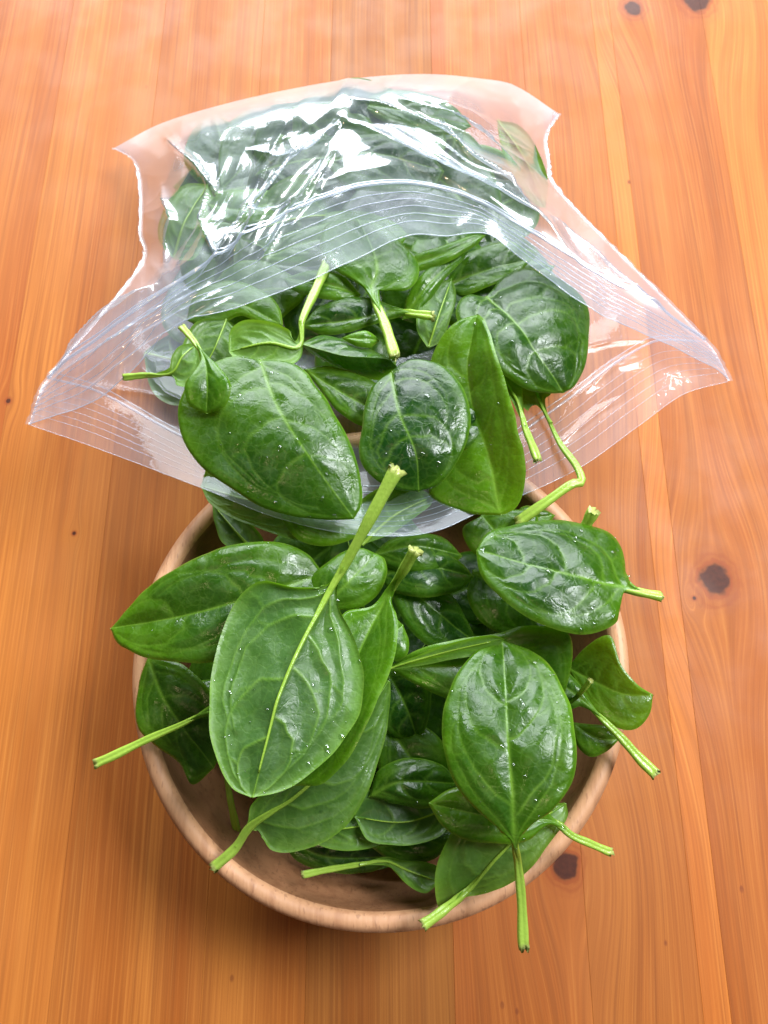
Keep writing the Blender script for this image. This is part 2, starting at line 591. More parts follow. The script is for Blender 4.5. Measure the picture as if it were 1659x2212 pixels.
def build_leaf(label, mid, L, R, stem, side='top', tone=0.5, pucker=1.0, camber=0.0018, rs=(0.0011, 0.0016), drops=0,
               wave=1.0, group='spinach leaves', cell=0.00052, ragged=True, vs=0.40):
    """mid / L / R: world polylines from the blade's base to its tip; stem: polyline from the base outwards."""
    LEAF_N[0] += 1
    sd = LEAF_N[0]
    r = np.random.default_rng(100 + sd)
    mid, L, R = (np.asarray(q, float) for q in (mid, L, R))
    tt = np.linspace(0, 1, 60)
    ml = catmull(mid, tt)
    length = np.linalg.norm(np.diff(ml, axis=0), axis=1).sum()
    hwL = np.linalg.norm(catmull(L, tt) - ml, axis=1).max()
    hwR = np.linalg.norm(catmull(R, tt) - ml, axis=1).max()
    nu = int(np.clip(length / cell, 36, 190))
    nl = int(np.clip(hwL / cell, 8, 75))
    nr = int(np.clip(hwR / cell, 8, 75))
    u = 0.5 - 0.5 * np.cos(np.linspace(0, np.pi, nu))
    u = 0.5 * u + 0.5 * np.linspace(0, 1, nu)
    Mp, Lp, Rp = catmull(mid, u), catmull(L, u), catmull(R, u)
    v = np.r_[-np.linspace(1, 0, nl + 1)[:-1], np.linspace(0, 1, nr + 1)]
    av = np.abs(v)
    E = np.where((v < 0)[None, :, None], Lp[:, None], Rp[:, None])
    P = Mp[:, None] + (E - Mp[:, None]) * av[None, :, None]
    N = grid_normals(P)
    if ((CAM - P) * N).sum(-1).mean() < 0:
        N = -N
    for _ in range(2):
        N[1:-1] = N[1:-1] + N[:-2] + N[2:]
        N[:, 1:-1] = N[:, 1:-1] + N[:, :-2] + N[:, 2:]
        N /= np.linalg.norm(N, axis=-1, keepdims=True) + 1e-12
    hw = np.linalg.norm(E - Mp[:, None], axis=-1)                    # half width on that side
    X = np.broadcast_to((u * length)[:, None], hw.shape)
    Y = v[None] * hw
    hmax = max(hwL, hwR)
    sgn = 1.0 if side == 'top' else -1.0
    # veins
    if side == 'under':
        vs = min(1.0, vs * 1.4)
    wm = (rs[0] * 0.85 * (1 - u) ** 2.4 + 0.00028)[:, None]
    dm = np.abs(Y)
    vein = (0.55 + 0.45 * vs) * np.exp(-(dm / wm) ** 2)
    if stem is not None:
        vein = np.maximum(vein, (np.clip(1 - u / 0.13, 0, 1) ** 0.8)[:, None])
    dmin = dm.copy()
    hl = np.linalg.norm(Lp - Mp, axis=1)
    hr = np.linalg.norm(Rp - Mp, axis=1)
    for s_, h_, nm in ((-1, hl, 'l'), (1, hr, 'r')):
        st = np.array([0.03, 0.19, 0.40, 0.63]) + r.uniform(-0.05, 0.05, 4) + (0.09 if stem is not None else 0.0)
        for q, s0 in enumerate(st):
            K = (0.46, 0.40, 0.33, 0.22)[q] * r.uniform(0.8, 1.2)
            reach = r.uniform(0.66, 0.84)
            t = np.linspace(0, 1, 9)
            uu = np.clip(s0 + K * (0.45 * t + 0.55 * t ** 2.2), 0, 0.985)
            vv = reach * np.sin(t * np.pi / 2 * 0.95) ** 0.9
            uu2 = np.clip(uu[-1] + np.array([0.05, 0.12]), 0, 0.985)
            vv2 = np.array([reach * 0.98, reach * 0.84])
            U_, V_ = np.r_[uu, uu2], np.r_[vv, vv2]
            V_ = V_ + r.normal(0, 0.016, len(V_))
            U_ = U_ + r.normal(0, 0.006, len(V_))
            V_[0] = 0
            pts = np.c_[U_ * length, s_ * V_ * np.interp(U_, u, h_)]
            d, al = seg_dist(X, Y, pts)
            d = np.where((v * s_ >= 0)[None], d, 1e9)
            vein = np.maximum(vein, vs * np.exp(-(d / (0.00042 * (1.15 - 0.6 * al))) ** 2) * (1 - 0.6 * al))
            dmin = np.minimum(dmin, d + 0.0012 * al)
            # a side branch
            k = r.integers(3, 6)
            b0, b1 = np.array([U_[k], V_[k]]), np.array([min(U_[k] + r.uniform(-0.02, 0.07), 0.98), min(V_[k] + r.uniform(0.18, 0.34), 0.93)])
            bm = (b0 + b1) / 2 + np.array([-0.012, 0.02])
            bp = np.array([b0, bm, b1])
            pts = np.c_[bp[:, 0] * length, s_ * bp[:, 1] * np.interp(bp[:, 0], u, h_)]
            d, al = seg_dist(X, Y, pts)
            d = np.where((v * s_ >= 0)[None], d, 1e9)
            vein = np.maximum(vein, 0.6 * vs * np.exp(-(d / 0.00036) ** 2) * (1 - 0.7 * al))
            dmin = np.minimum(dmin, d + 0.0010 + 0.001 * al)
    d0 = 0.0034
    quilt = 1 - np.exp(-(dmin / d0) ** 1.5)
    edge = np.clip((1 - av)[None] * hw / 0.004, 0, 1)
    quilt *= 0.35 + 0.65 * edge
    h = sgn * 0.00072 * pucker * quilt * (1 + 0.6 * vnoise(X * 70, Y * 70, sd)) + sgn * 0.00032 * pucker * vnoise(X * 150, Y * 130, sd + 2)
    h += sgn * 0.62 * camber * (4 * av * (1 - av))[None] * np.sin(np.pi * np.clip(u, 0, 1))[:, None] ** 0.5 * (hw / (hmax + 1e-9))
    h += wave * (0.0021 * vnoise(X * 24, Y * 32, sd + 3) + 0.0005 * vnoise(X * 85, Y * 95, sd + 7)) * np.clip(hw / 0.012, 0, 1) * (0.25 + 0.75 * av[None])
    h -= sgn * 0.0007 * np.clip(1 - (1 - av)[None] * hw / 0.0016, 0, 1) ** 2
    if side == 'under':
        h += 0.00035 * vein
    P = P + N * h[..., None]
    # slightly uneven margin
    if ragged:
        out = (E - Mp[:, None]) / (hw[..., None] + 1e-9)
        P = P + out * (0.00035 * vnoise(X * 160, v[None] * 3 + 0 * X, sd + 11) * av[None] ** 6)[..., None]
    nv = len(v)
    margin = np.exp(-(((1 - av)[None] * hw) / 0.00045) ** 2)
    base = mid[0]
    root = tag(empty('spinach_leaf', base), label, 'spinach leaf', group)
    me = mesh_np('blade', P.reshape(-1, 3) - base, grid_faces(nu, nv))
    for nm, val in (('vein', vein), ('margin', margin), ('tone', np.full(vein.shape, tone * 0.74) + 0.20 * vnoise(X * 40, Y * 40, sd + 5) + 0.34 * np.exp(-((1 - av)[None] * hw / 0.0042) ** 2)),
                    ('under', np.full(vein.shape, 0.0 if side == 'top' else 1.0))):
        a = me.attributes.new(nm, 'FLOAT', 'POINT')
        a.data.foreach_set('value', np.clip(val, 0, 1).astype(np.float32).ravel())
    blade = bpy.data.objects.new('blade', me)
    me.materials.append(M_LEAF)
    COL.objects.link(blade)
    blade.parent = root
    # stem, running on as the rib of the blade
    if stem is not None:
        S = np.asarray(stem, float)
        ki = [int(np.searchsorted(u, q)) for q in (0.34, 0.22, 0.11)]
        inner = P[ki, nl] - (N[ki, nl] * rs[0] * np.array([[0.45], [0.3], [0.15]]) if side == 'top' else 0)
        nb = N[max(4, nu // 5), nl]
        pts = catmull(np.vstack([inner, base[None], S]), np.linspace(0, 1, 30))
        pts = pts + nb * rs[0] * (-0.75 if side == 'top' else 0.25)
        w = np.linspace(0, 1, 30)
        rad = np.interp(w, [0, 0.40, 0.9, 1], [rs[0] * 0.3, rs[0], rs[1], rs[1] * 1.06])
        rad = rad * (1 + 0.05 * np.sin(w * 23 + sd))
        V, Fq = tube_arrays(pts, rad, 18, 0.50, True, up=N[max(4, nu // 5), nl])
        ring = V[-19:-1]
        V[-19:-1] += r.normal(0, rs[1] * 0.22, ring.shape)               # torn end
        so = bpy.data.objects.new('stem', mesh_mixed('stem', V - base, Fq))
        so.data.materials.append(M_STEM)
        alv = np.r_[np.repeat(w, 18), 1.0].astype(np.float32)
        so.data.attributes.new('along', 'FLOAT', 'POINT').data.foreach_set('value', alv)
        COL.objects.link(so)
        so.parent = root
    if side == 'under':
        k = np.arange(2, int(nu * 0.86), 3)
        pts = P[k, nl] + N[k, nl] * 0.0001
        w = np.linspace(0, 1, len(k))
        V, Fq = tube_arrays(pts, rs[0] * 0.62 * (1 - 0.8 * w) + 0.0001, 8, 0, True, up=N[nu // 2, nl], flat=0.8)
        ro = bpy.data.objects.new('midrib', mesh_mixed('midrib', V - base, Fq))
        ro.data.materials.append(M_STEM)
        COL.objects.link(ro)
        ro.parent = blade
    if drops:
        NN = grid_normals(P)
        if (NN * N).sum() < 0:
            NN = -NN
        Vs, Fs = [], []
        off = 0
        cu, cv = r.uniform(0.15, 0.9, 5), r.integers(0, nv, 5)
        for q in range(drops):
            if r.random() < 0.6:
                c = r.integers(0, 5)
                iu = int(np.clip(np.searchsorted(u, cu[c]) + r.normal(0, nu * 0.07), 3, nu - 4))
                iv = int(np.clip(cv[c] + r.normal(0, nv * 0.08), 2, nv - 3))
            else:
                iu, iv = int(r.integers(4, nu - 4)), int(r.integers(2, nv - 2))
            c, n = P[iu, iv], NN[iu, iv]
            rr = 0.00028 + 0.00105 * r.random() ** 4
            a = np.cross(n, (0.3, 0.9, 0.2))
            a /= np.linalg.norm(a)
            b = np.cross(n, a)
            st = r.uniform(0.75, 1.3)
            th = np.linspace(0, 2 * np.pi, 8, endpoint=False)
            rings = [(1.0, -0.08), (0.86, 0.34), (0.48, 0.58)]
            vv = [c + rr * (k0 * (np.cos(t) * a * st + np.sin(t) * b) + k1 * n) for k0, k1 in rings for t in th] + [c + rr * 0.66 * n]
            ff = [[off + g * 8 + k, off + g * 8 + (k + 1) % 8, off + g * 8 + 8 + (k + 1) % 8, off + g * 8 + 8 + k] for g in range(2) for k in range(8)]
            ff += [[off + 16 + k, off + 16 + (k + 1) % 8, off + 24, off + 24] for k in range(8)]
            Vs += vv
            Fs += ff
            off += 25
        do = bpy.data.objects.new('water_drops', mesh_mixed('water_drops', np.array(Vs) - base, np.array(Fs)))
        do.data.materials.append(M_WATER)
        do['kind'] = 'stuff'
        COL.objects.link(do)
        do.parent = blade
    return root


def leaf(label, mid, L, R, stem=None, ez=(0, 0), **kw):
    """Pixel outlines: mid and stem are (x, y, z); L and R are (x, y) or (x, y, z); ez lifts the edges above the midrib."""
    m3 = np.array([at(*p) for p in mid])
    mz = np.array([p[2] for p in mid], float)
    mk = np.r_[0, np.cumsum(np.hypot(np.diff([p[0] for p in mid]), np.diff([p[1] for p in mid])))]
    mk /= mk[-1]

    def edge(E, lift):
        xy = np.array([mid[0][:2]] + [e[:2] for e in E] + [mid[-1][:2]], float)
        k = np.r_[0, np.cumsum(np.hypot(*np.diff(xy, axis=0).T))]
        k /= k[-1]
        res = [m3[0]]
        for e, t in zip(E, k[1:-1]):
            z = e[2] if len(e) > 2 else np.interp(t, mk, mz) + lift * math.sin(math.pi * t) ** 0.7
            res.append(at(e[0], e[1], z))
        return res + [m3[-1]]
    if stem is None:
        return build_leaf(label, m3, edge(L, ez[0]), edge(R, ez[1]), None, **kw)
    # the blade runs out along its stem in a narrow wedge
    rs0 = kw.get('rs', (0.0011, 0.0016))[0]
    sp = np.array([mid[0]] + list(stem), float)
    seg = np.hypot(*np.diff(sp[:, :2], axis=0).T)
    cum = np.r_[0, np.cumsum(seg)]
    want = min(58.0, cum[-1] * 0.55)
    q = np.array([np.interp(want, cum, sp[:, c]) for c in range(3)])
    rest = [at(*p) for p, k in zip(sp, cum) if k > want + 4]
    dirv = np.array(mid[1][:2], float) - sp[1][:2]
    dirv /= np.linalg.norm(dirv)
    perp = np.array([-dirv[1], dirv[0]])
    px = rs0 * FPX / (CAM[2] - mid[0][2]) * 1.5
    e3 = []
    for E, lift in ((L, ez[0]), (R, ez[1])):
        sg = 1 if np.dot(perp, np.array(E[0][:2]) - mid[0][:2]) > 0 else -1
        w = np.array(mid[0][:2]) + perp * sg * px
        e3.append([at(*q), at(w[0], w[1], mid[0][2])] + edge(E, lift)[1:])
    return build_leaf(label, np.vstack([at(*q)[None], m3]), e3[0], e3[1], rest, **kw)


GAP = []
# --- the pile in the bowl, from the bottom up
leaf('dark crinkled spinach leaf deep in the bowl just right of the long folded leaf',
     [(835, 1450, .082), (870, 1510, .086), (905, 1600, .080)], [(880, 1440), (928, 1450), (930, 1520), (920, 1570)], [(815, 1480), (810, 1540), (850, 1590)],
     tone=.25, pucker=1.6, ez=(.004, -.004), drops=10)
leaf('dark spinach leaf with a bluish sheen below the centre of the bowl rim film',
     [(838, 1215, .087), (910, 1290, .092), (1030, 1392, .084)], [(900, 1225), (970, 1270), (1015, 1340)], [(850, 1290), (880, 1350), (940, 1400)],
     tone=.15, pucker=1.5, ez=(-.003, .002))
leaf('dark spinach leaf in shade under the glossy wet leaf on the right',
     [(1020, 1230, .083), (1100, 1290, .086), (1215, 1372, .082)], [(1080, 1220), (1160, 1260), (1215, 1320)], [(1010, 1290), (1050, 1350), (1130, 1385)],
     tone=.2, pucker=1.3)
leaf('dark spinach leaf arching just below the lower lip of the bag, farther of two',
     [(800, 1200, .092), (890, 1180, .098), (1000, 1200, .090)], [(840, 1165), (900, 1150), (960, 1162)], [(840, 1225), (910, 1240), (970, 1225)],
     tone=.3, camber=.003)
leaf('dark spinach leaf arching below the lower lip of the bag, nearer of two',
     [(815, 1245, .090), (910, 1225, .096), (1025, 1245, .088)], [(850, 1200), (920, 1188), (980, 1202)], [(850, 1280), (920, 1290), (990, 1275)],
     tone=.22, camber=.003)
leaf('dark spinach leaf in shadow mid bowl, left of the front glossy leaf',
     [(830, 1560, .076), (890, 1640, .082), (970, 1735, .078)], [(900, 1560), (960, 1610), (985, 1680)], [(815, 1630), (830, 1700), (890, 1745)],
     tone=.25, pucker=1.2)
leaf('small crumpled wet spinach leaf with a drop between the two front leaves',
     [(796, 1722, .086), (860, 1690, .092), (990, 1692, .086)], [(815, 1665), (880, 1636), (955, 1650)], [(840, 1738), (905, 1748), (965, 1730)],
     tone=.3, pucker=2.2, wave=2.4, drops=14)
leaf('dark olive spinach leaf lying flat under the small crumpled leaf',
     [(990, 1735, .080), (880, 1775, .084), (765, 1765, .082)], [(930, 1698), (850, 1695), (790, 1712)], [(955, 1802), (880, 1824), (800, 1815)],
     side='under', rs=(.0005, .0007), tone=.1, wave=1.5)
leaf('grey green spinach leaf at the bowl bottom edge below the broad pale leaf',
     [(650, 1790, .076), (740, 1790, .080), (850, 1770, .078)], [(690, 1750), (760, 1735), (820, 1740)], [(690, 1826), (760, 1838), (830, 1817)],
     side='under', rs=(.0006, .0008), tone=.3)
leaf('dark wet spinach leaf at the very bottom of the bowl behind the thin curled stem',
     [(600, 1800, .056), (700, 1850, .058), (860, 1850, .056)], [(680, 1790), (760, 1790), (830, 1810)], [(640, 1860), (720, 1885), (800, 1885)],
     tone=.1, pucker=.8)
leaf('dark spinach leaf low in the bowl above the curled grey leaf at the front',
     [(800, 1830, .066), (880, 1820, .070), (985, 1790, .068)], [(860, 1785), (920, 1765), (960, 1765)], [(850, 1862), (920, 1862), (970, 1830)],
     tone=.12)
leaf('narrow curled spinach leaf with thin stem lying inside the front rim of the bowl',
     [(832, 1860, .074), (880, 1880, .076), (950, 1905, .076)], [(870, 1856), (920, 1860), (950, 1872)], [(850, 1880), (880, 1912), (920, 1930)],
     [(770, 1868, .073), (700, 1880, .072), (652, 1890, .072)], side='under', tone=.25, rs=(.0010, .0013), ez=(.003, .005))
leaf('dark folded spinach leaf with scalloped edge against the left bowl wall',
     [(318, 1415, .084), (360, 1520, .088), (462, 1660, .080)], [(400, 1440), (470, 1520), (490, 1600)], [(300, 1480), (300, 1570), (340, 1612), (385, 1650), (415, 1696)],
     side='top', tone=.3, wave=1.8, ez=(.003, -.004), pucker=1.2)
leaf('dark spinach leaf whose thick stem dips into the bowl left of the front',
     [(480, 1640, .070), (450, 1560, .074), (430, 1470, .072)], [(430, 1610), (400, 1540), (410, 1490)], [(500, 1580), (500, 1510), (460, 1470)],
     [(490, 1690, .066), (500, 1745, .060), (512, 1800, .052)], tone=.2)
leaf('broad grey green spinach leaf with short stem resting on the bowl rim at lower left',
     [(545, 1782, .089), (640, 1720, .097), (740, 1620, .100), (840, 1470, .096)],
     [(545, 1735), (590, 1690), (680, 1600), (780, 1490)], [(590, 1833), (670, 1827), (745, 1780), (795, 1705), (828, 1610), (842, 1530)],
     [(522, 1818, .085), (492, 1848, .083), (463, 1872, .081)], side='under', tone=.38, rs=(.0014, .0019), ez=(-.004, -.007), drops=16)
leaf('spinach leaf lying over the front bowl rim with its stem folded down to the left',
     [(1010, 1925, .083), (1075, 1850, .092), (1140, 1790, .094), (1222, 1735, .090)],
     [(955, 1965, .079), (938, 1910), (948, 1850), (985, 1790), (1080, 1750)], [(1060, 1928), (1130, 1888), (1195, 1810), (1225, 1765)],
     [(965, 1962, .088), (938, 1983, .089), (913, 2000, .089)], side='under', tone=.62, rs=(.0014, .0019), drops=12)
leaf('spinach leaf tucked under the front glossy leaf with its stem pointing right over the rim',
     [(1190, 1772, .098), (1090, 1770, .101), (925, 1735, .099)], [(1150, 1725), (1060, 1700), (970, 1705)], [(1140, 1815), (1070, 1822), (1000, 1812), (955, 1785)],
     [(1225, 1800, .097), (1275, 1822, .095), (1323, 1843, .093)], tone=.7, rs=(.0013, .0014), drops=14)
leaf('bright folded spinach leaf hanging over the right side of the bowl rim',
     [(1225, 1440, .078), (1300, 1480, .086), (1350, 1500, .089), (1412, 1502, .090)], [(1262, 1400, .084), (1318, 1374, .091), (1342, 1437, .092), (1374, 1478, .092)], [(1255, 1500), (1300, 1550), (1345, 1574), (1378, 1572), (1406, 1542)],
     tone=.7, camber=.001, wave=.5)
leaf('small dark spinach leaf below the bright folded leaf inside the right rim',
     [(1235, 1560, .074), (1290, 1595, .079), (1338, 1598, .080)], [(1275, 1565), (1310, 1568)], [(1245, 1610), (1275, 1634), (1312, 1622)], tone=.35)
leaf('shaded spinach leaf with a thick torn stem reaching over the right rim',
     [(1262, 1515, .086), (1215, 1480, .084), (1150, 1440, .080)], [(1250, 1475), (1210, 1440)], [(1230, 1530), (1180, 1500)],
     [(1300, 1550, .089), (1342, 1592, .088), (1385, 1640, .087), (1418, 1672, .087)], tone=.2, rs=(.0014, .0021))
leaf('shaded spinach leaf with a slim brown green stem left of the thick torn stem',
     [(1225, 1525, .083), (1180, 1560, .080), (1120, 1600, .076)], [(1190, 1530), (1150, 1560)], [(1220, 1560), (1170, 1600)],
     [(1250, 1500, .093), (1273, 1472, .100)], tone=.2, rs=(.0010, .0011))
leaf('spinach leaf with one rolled pale edge behind the front glossy leaf',
     [(838, 1442, .094), (960, 1440, .098), (1100, 1440, .102), (1222, 1500, .098)],
     [(900, 1408, .100), (980, 1385, .103), (1075, 1371, .106), (1130, 1354, .108), (1190, 1353, .108), (1230, 1372, .106), (1234, 1430, .102)],
     [(900, 1480), (1000, 1520), (1120, 1560)], tone=.35, camber=.003)
leaf('rolled pale green underside edge of a spinach leaf slanting left of the front glossy leaf',
     [(838, 1442, .104), (960, 1408, .109), (1090, 1378, .111)], [(890, 1418, .107), (980, 1385, .112), (1060, 1370, .113)], [(900, 1436, .1035), (980, 1422, .107), (1060, 1408, .108)],
     side='under', rs=(.0006, .0008), tone=.3, wave=.2, pucker=.3, camber=.0006)
leaf('round bright spinach leaf behind the big stem that crosses the middle',
     [(690, 1320, .108), (750, 1260, .112), (815, 1195, .108)], [(670, 1255), (720, 1205), (775, 1183)], [(770, 1315), (815, 1285), (836, 1240), (832, 1208)],
     tone=.65, ez=(-.002, -.003))
leaf('small round bright spinach leaf peeking out right of the long folded leaf',
     [(800, 1400, .098), (840, 1375, .101), (872, 1350, .099)], [(820, 1350), (850, 1332)], [(840, 1430), (878, 1418), (884, 1385)], tone=.6)
leaf('pointed spinach leaf jutting left over the bowl rim',
     [(700, 1240, .108), (560, 1285, .112), (400, 1330, .108), (237, 1358, .100)],
     [(665, 1195), (620, 1174), (560, 1170), (470, 1188), (380, 1230), (300, 1290)], [(650, 1330), (560, 1410), (480, 1428), (400, 1431), (330, 1424), (262, 1396)],
     tone=.5, pucker=1.1, camber=.003, drops=6)
leaf('hidden spinach leaf whose pale stem reaches far left over the bowl rim',
     [(450, 1536, .103), (540, 1520, .104), (640, 1530, .104)], [(490, 1500), (560, 1470)], [(490, 1560), (560, 1570)],
     [(390, 1565, .101), (310, 1600, .097), (240, 1634, .094), (203, 1650, .092)], tone=.4, rs=(.0012, .0017))
leaf('long folded spinach leaf with raised right edge tucked under the big foreground leaf',
     [(838, 1285, .112), (785, 1390, .111), (720, 1540, .112), (632, 1697, .110)],
     [(800, 1312), (745, 1322), (690, 1400), (640, 1560)], [(852, 1320, .116), (858, 1370, .121), (842, 1440, .123), (792, 1552, .123), (742, 1640, .121), (688, 1692, .116)],
     [(860, 1250, .120), (880, 1215, .127), (896, 1188, .132)], tone=.7, rs=(.0013, .0021), camber=.001, wave=.5, pucker=.5)
leaf('large grey green spinach leaf in the foreground, underside up, its thick torn stem pointing up',
     [(716, 1272, .130), (655, 1385, .132), (605, 1500, .134), (572, 1620, .134), (546, 1723, .132)],
     [(690, 1268, .130), (640, 1268, .129), (560, 1257, .125), (512, 1298, .122), (480, 1370, .122), (458, 1460, .124), (452, 1545, .127), (464, 1625, .129), (500, 1700, .131)],
     [(735, 1318, .130), (770, 1392, .130), (788, 1470, .131), (776, 1540, .132), (740, 1602, .132), (680, 1662, .132), (610, 1708, .132)],
     [(745, 1222, .133), (800, 1120, .142), (858, 1012, .150)], side='under', vs=.55, tone=.28, pucker=1.4, rs=(.0015, .0024), drops=60, wave=.7, camber=.0026)
leaf('glossy wet spinach leaf at the right with its short stem pointing right',
     [(1352, 1268, .120), (1250, 1246, .122), (1130, 1216, .121), (1028, 1188, .119)],
     [(1356, 1230, .114), (1345, 1185, .110), (1315, 1152, .108), (1260, 1134, .108), (1190, 1127, .109), (1100, 1136, .112), (1050, 1156, .116)],
     [(1345, 1310, .122), (1336, 1338, .124), (1290, 1361, .125), (1240, 1365, .125), (1180, 1350, .125), (1120, 1320, .124), (1065, 1275, .122), (1036, 1232, .120)],
     [(1385, 1276, .121), (1432, 1285, .120)], vs=.48, tone=.38, pucker=1.4, rs=(.0014, .0017), drops=48, camber=.003, wave=.8)
leaf('glossy spinach leaf at the front, tip up, its long stem hanging over the bowl rim',
     [(1112, 1812, .122), (1107, 1720, .125), (1097, 1600, .124), (1092, 1490, .118), (1085, 1382, .109)],
     [(1075, 1792), (1035, 1757), (995, 1715), (965, 1650), (954, 1580), (962, 1515), (990, 1450), (1032, 1402)],
     [(1150, 1782), (1197, 1745), (1232, 1695), (1244, 1640), (1240, 1580), (1228, 1515), (1195, 1445), (1145, 1400)],
     [(1119, 1860, .112), (1128, 1950, .106), (1132, 2054, .101)], vs=.48, tone=.45, pucker=1.5, rs=(.0013, .0018), ez=(-.005, .001), drops=45, wave=.9, camber=.0024)
# --- leaves spilling out of the bag
leaf('shaded spinach leaf inside the bowl behind the left rim below the bag lip',
     [(560, 1200, .090), (520, 1160, .091), (460, 1090, .088)], [(530, 1200), (480, 1170), (465, 1130)], [(570, 1170), (540, 1130), (500, 1100)],
     tone=.25, side='under', rs=(.001, .001))
leaf('pale spinach leaf under the lower bag lip at left, half covered by film',
     [(660, 1080, .103), (560, 1085, .104), (434, 1050, .098)], [(600, 1030), (520, 1010), (450, 1012)], [(650, 1166), (600, 1156), (520, 1126), (455, 1088)],
     side='under', tone=.8)
leaf('pale green spinach leaf with a thin brown edge under the lower bag lip',
     [(600, 1095, .106), (690, 1120, .107), (800, 1115, .105)], [(660, 1060), (740, 1060)], [(618, 1135), (645, 1165), (690, 1178), (730, 1174), (775, 1152)],
     side='top', tone=.85, drops=8)
leaf('pale spinach leaf seen through the lower bag lip right of the crossing stem',
     [(780, 1180, .103), (850, 1115, .105), (935, 1072, .102)], [(770, 1100), (820, 1055), (880, 1048)], [(840, 1155), (905, 1110), (930, 1090)],
     side='under', tone=.75)
leaf('dark spinach leaf with a thick pale rib below the bag lip right of centre',
     [(1040, 1110, .094), (1070, 1150, .096), (1110, 1215, .092)], [(1100, 1100), (1160, 1110), (1150, 1170)], [(1000, 1140), (1020, 1190), (1060, 1210)],
     tone=.45, rs=(.0012, .0012), pucker=1.3)
leaf('small dark spinach leaf inside the bowl beside the kinked stem',
     [(1100, 1125, .088), (1150, 1120, .091), (1200, 1112, .090)], [(1130, 1092), (1175, 1098)], [(1140, 1150), (1180, 1140)], tone=.5)
leaf('spinach leaf hidden under the glossy wet leaf, only its torn stem end standing up',
     [(1240, 1180, .102), (1190, 1220, .100), (1120, 1250, .096)], [(1200, 1170), (1150, 1190)], [(1230, 1220), (1180, 1260)],
     [(1258, 1150, .106), (1270, 1125, .110), (1281, 1105, .113)], tone=.4, rs=(.0018, .0024))
leaf('dark spinach leaf between the two large leaves in the bag mouth',
     [(655, 795, .104), (740, 850, .107), (845, 905, .104)], [(720, 790), (800, 820), (850, 860)], [(690, 840), (730, 890), (790, 920)], tone=.25)
leaf('dark round spinach leaf in the centre of the bag mouth',
     [(845, 800, .116), (862, 890, .122), (898, 980, .122), (905, 1063, .115)], [(800, 840), (780, 920), (778, 990), (812, 1038), (860, 1060)],
     [(890, 776), (950, 785), (995, 832), (1016, 900), (1005, 965), (978, 1015), (945, 1050)], vs=.48, tone=.15, pucker=.9, drops=14, ez=(-.003, -.002))
leaf('small pointed spinach leaf tip poking out right of the dark round leaf',
     [(985, 940, .112), (1020, 920, .113), (1068, 904, .112)], [(990, 890), (1030, 878)], [(1005, 968), (1045, 938)], tone=.3)
leaf('long bright folded spinach leaf with a raised right edge beside the dark round leaf',
     [(1082, 1113, .112), (1056, 985, .115), (1024, 890, .114), (1010, 790, .114), (1030, 678, .116)],
     [(1005, 1107, .109), (928, 1070, .106), (930, 1000, .105), (950, 900, .105), (925, 800, .107), (945, 735, .111), (985, 694, .114)],
     [(1114, 1096, .115), (1129, 1052, .120), (1126, 990, .125), (1112, 920, .128), (1092, 840, .128), (1071, 760, .126), (1048, 696, .121)],
     tone=.85, pucker=.8, drops=10, camber=.001, vs=.5)
leaf('large round dark spinach leaf at the right of the bag mouth',
     [(1050, 638, .105), (1120, 702, .113), (1156, 756, .114), (1218, 849, .106)],
     [(1085, 594, .102), (1150, 584, .102), (1220, 612, .102), (1266, 660, .102), (1273, 730, .103), (1262, 795, .104), (1242, 834, .105)],
     [(1008, 632), (985, 665), (1000, 710), (1045, 765), (1090, 810), (1140, 842), (1185, 850)], vs=.48, tone=.2, pucker=1.5, camber=.004, drops=26)
leaf('pale spinach leaf under the large round dark leaf with a kinked stem',
     [(1165, 868, .098), (1150, 830, .099), (1110, 780, .098)], [(1195, 840), (1170, 800)], [(1130, 885), (1105, 850), (1095, 810)],
     [(1180, 900, .098), (1210, 960, .100), (1246, 1010, .103), (1256, 1042, .105), (1236, 1046, .106), (1180, 1085, .104), (1116, 1130, .099)], side='under', tone=.4, rs=(.0014, .0021))
leaf('spinach leaf under the large round dark leaf with a straight cut stem',
     [(1118, 870, .105), (1090, 820, .105), (1060, 770, .104)], [(1125, 830), (1100, 790)], [(1090, 850), (1060, 810)],
     [(1132, 920, .106), (1150, 965, .107), (1162, 997, .107)], side='under', tone=.4, rs=(.0013, .0017))
leaf('grey spinach leaf underside standing between the bag mouth leaves',
     [(925, 752, .100), (945, 690, .104), (975, 604, .102)], [(900, 710), (905, 655), (940, 615)], [(950, 738), (972, 690), (986, 645)], side='under', rs=(.0006, .0008), tone=.2)
leaf('edge of a dark spinach leaf slanting up to the right under the bag lip',
     [(868, 690, .100), (930, 610, .104), (1015, 538, .100)], [(880, 630), (920, 580), (980, 545)], [(900, 680), (960, 605), (1000, 562)], tone=.45)
leaf('thin folded spinach leaf reaching up to the bag lip at centre right',
     [(880, 575, .102), (960, 548, .106), (1052, 505, .104)], [(900, 548), (960, 528), (1020, 506)], [(905, 585), (970, 562), (1030, 528)], tone=.6)
leaf('dark spinach leaf in shade under the bag lip left of the large round leaf',
     [(960, 620, .094), (1050, 585, .098), (1150, 560, .096)], [(990, 560), (1060, 530), (1120, 525)], [(1000, 640), (1060, 620), (1120, 590)], tone=.35)
leaf('spinach leaf with a thick round stem hanging down in the centre of the bag mouth',
     [(803, 622, .109), (815, 580, .109), (800, 530, .106), (770, 470, .100)], [(770, 610), (712, 572), (690, 530), (710, 485)], [(835, 627), (878, 626), (902, 600), (903, 562), (880, 535), (830, 490)],
     [(820, 665, .114), (838, 715, .117), (853, 766, .119)], tone=.55, rs=(.0019, .0023), drops=10, pucker=.6)
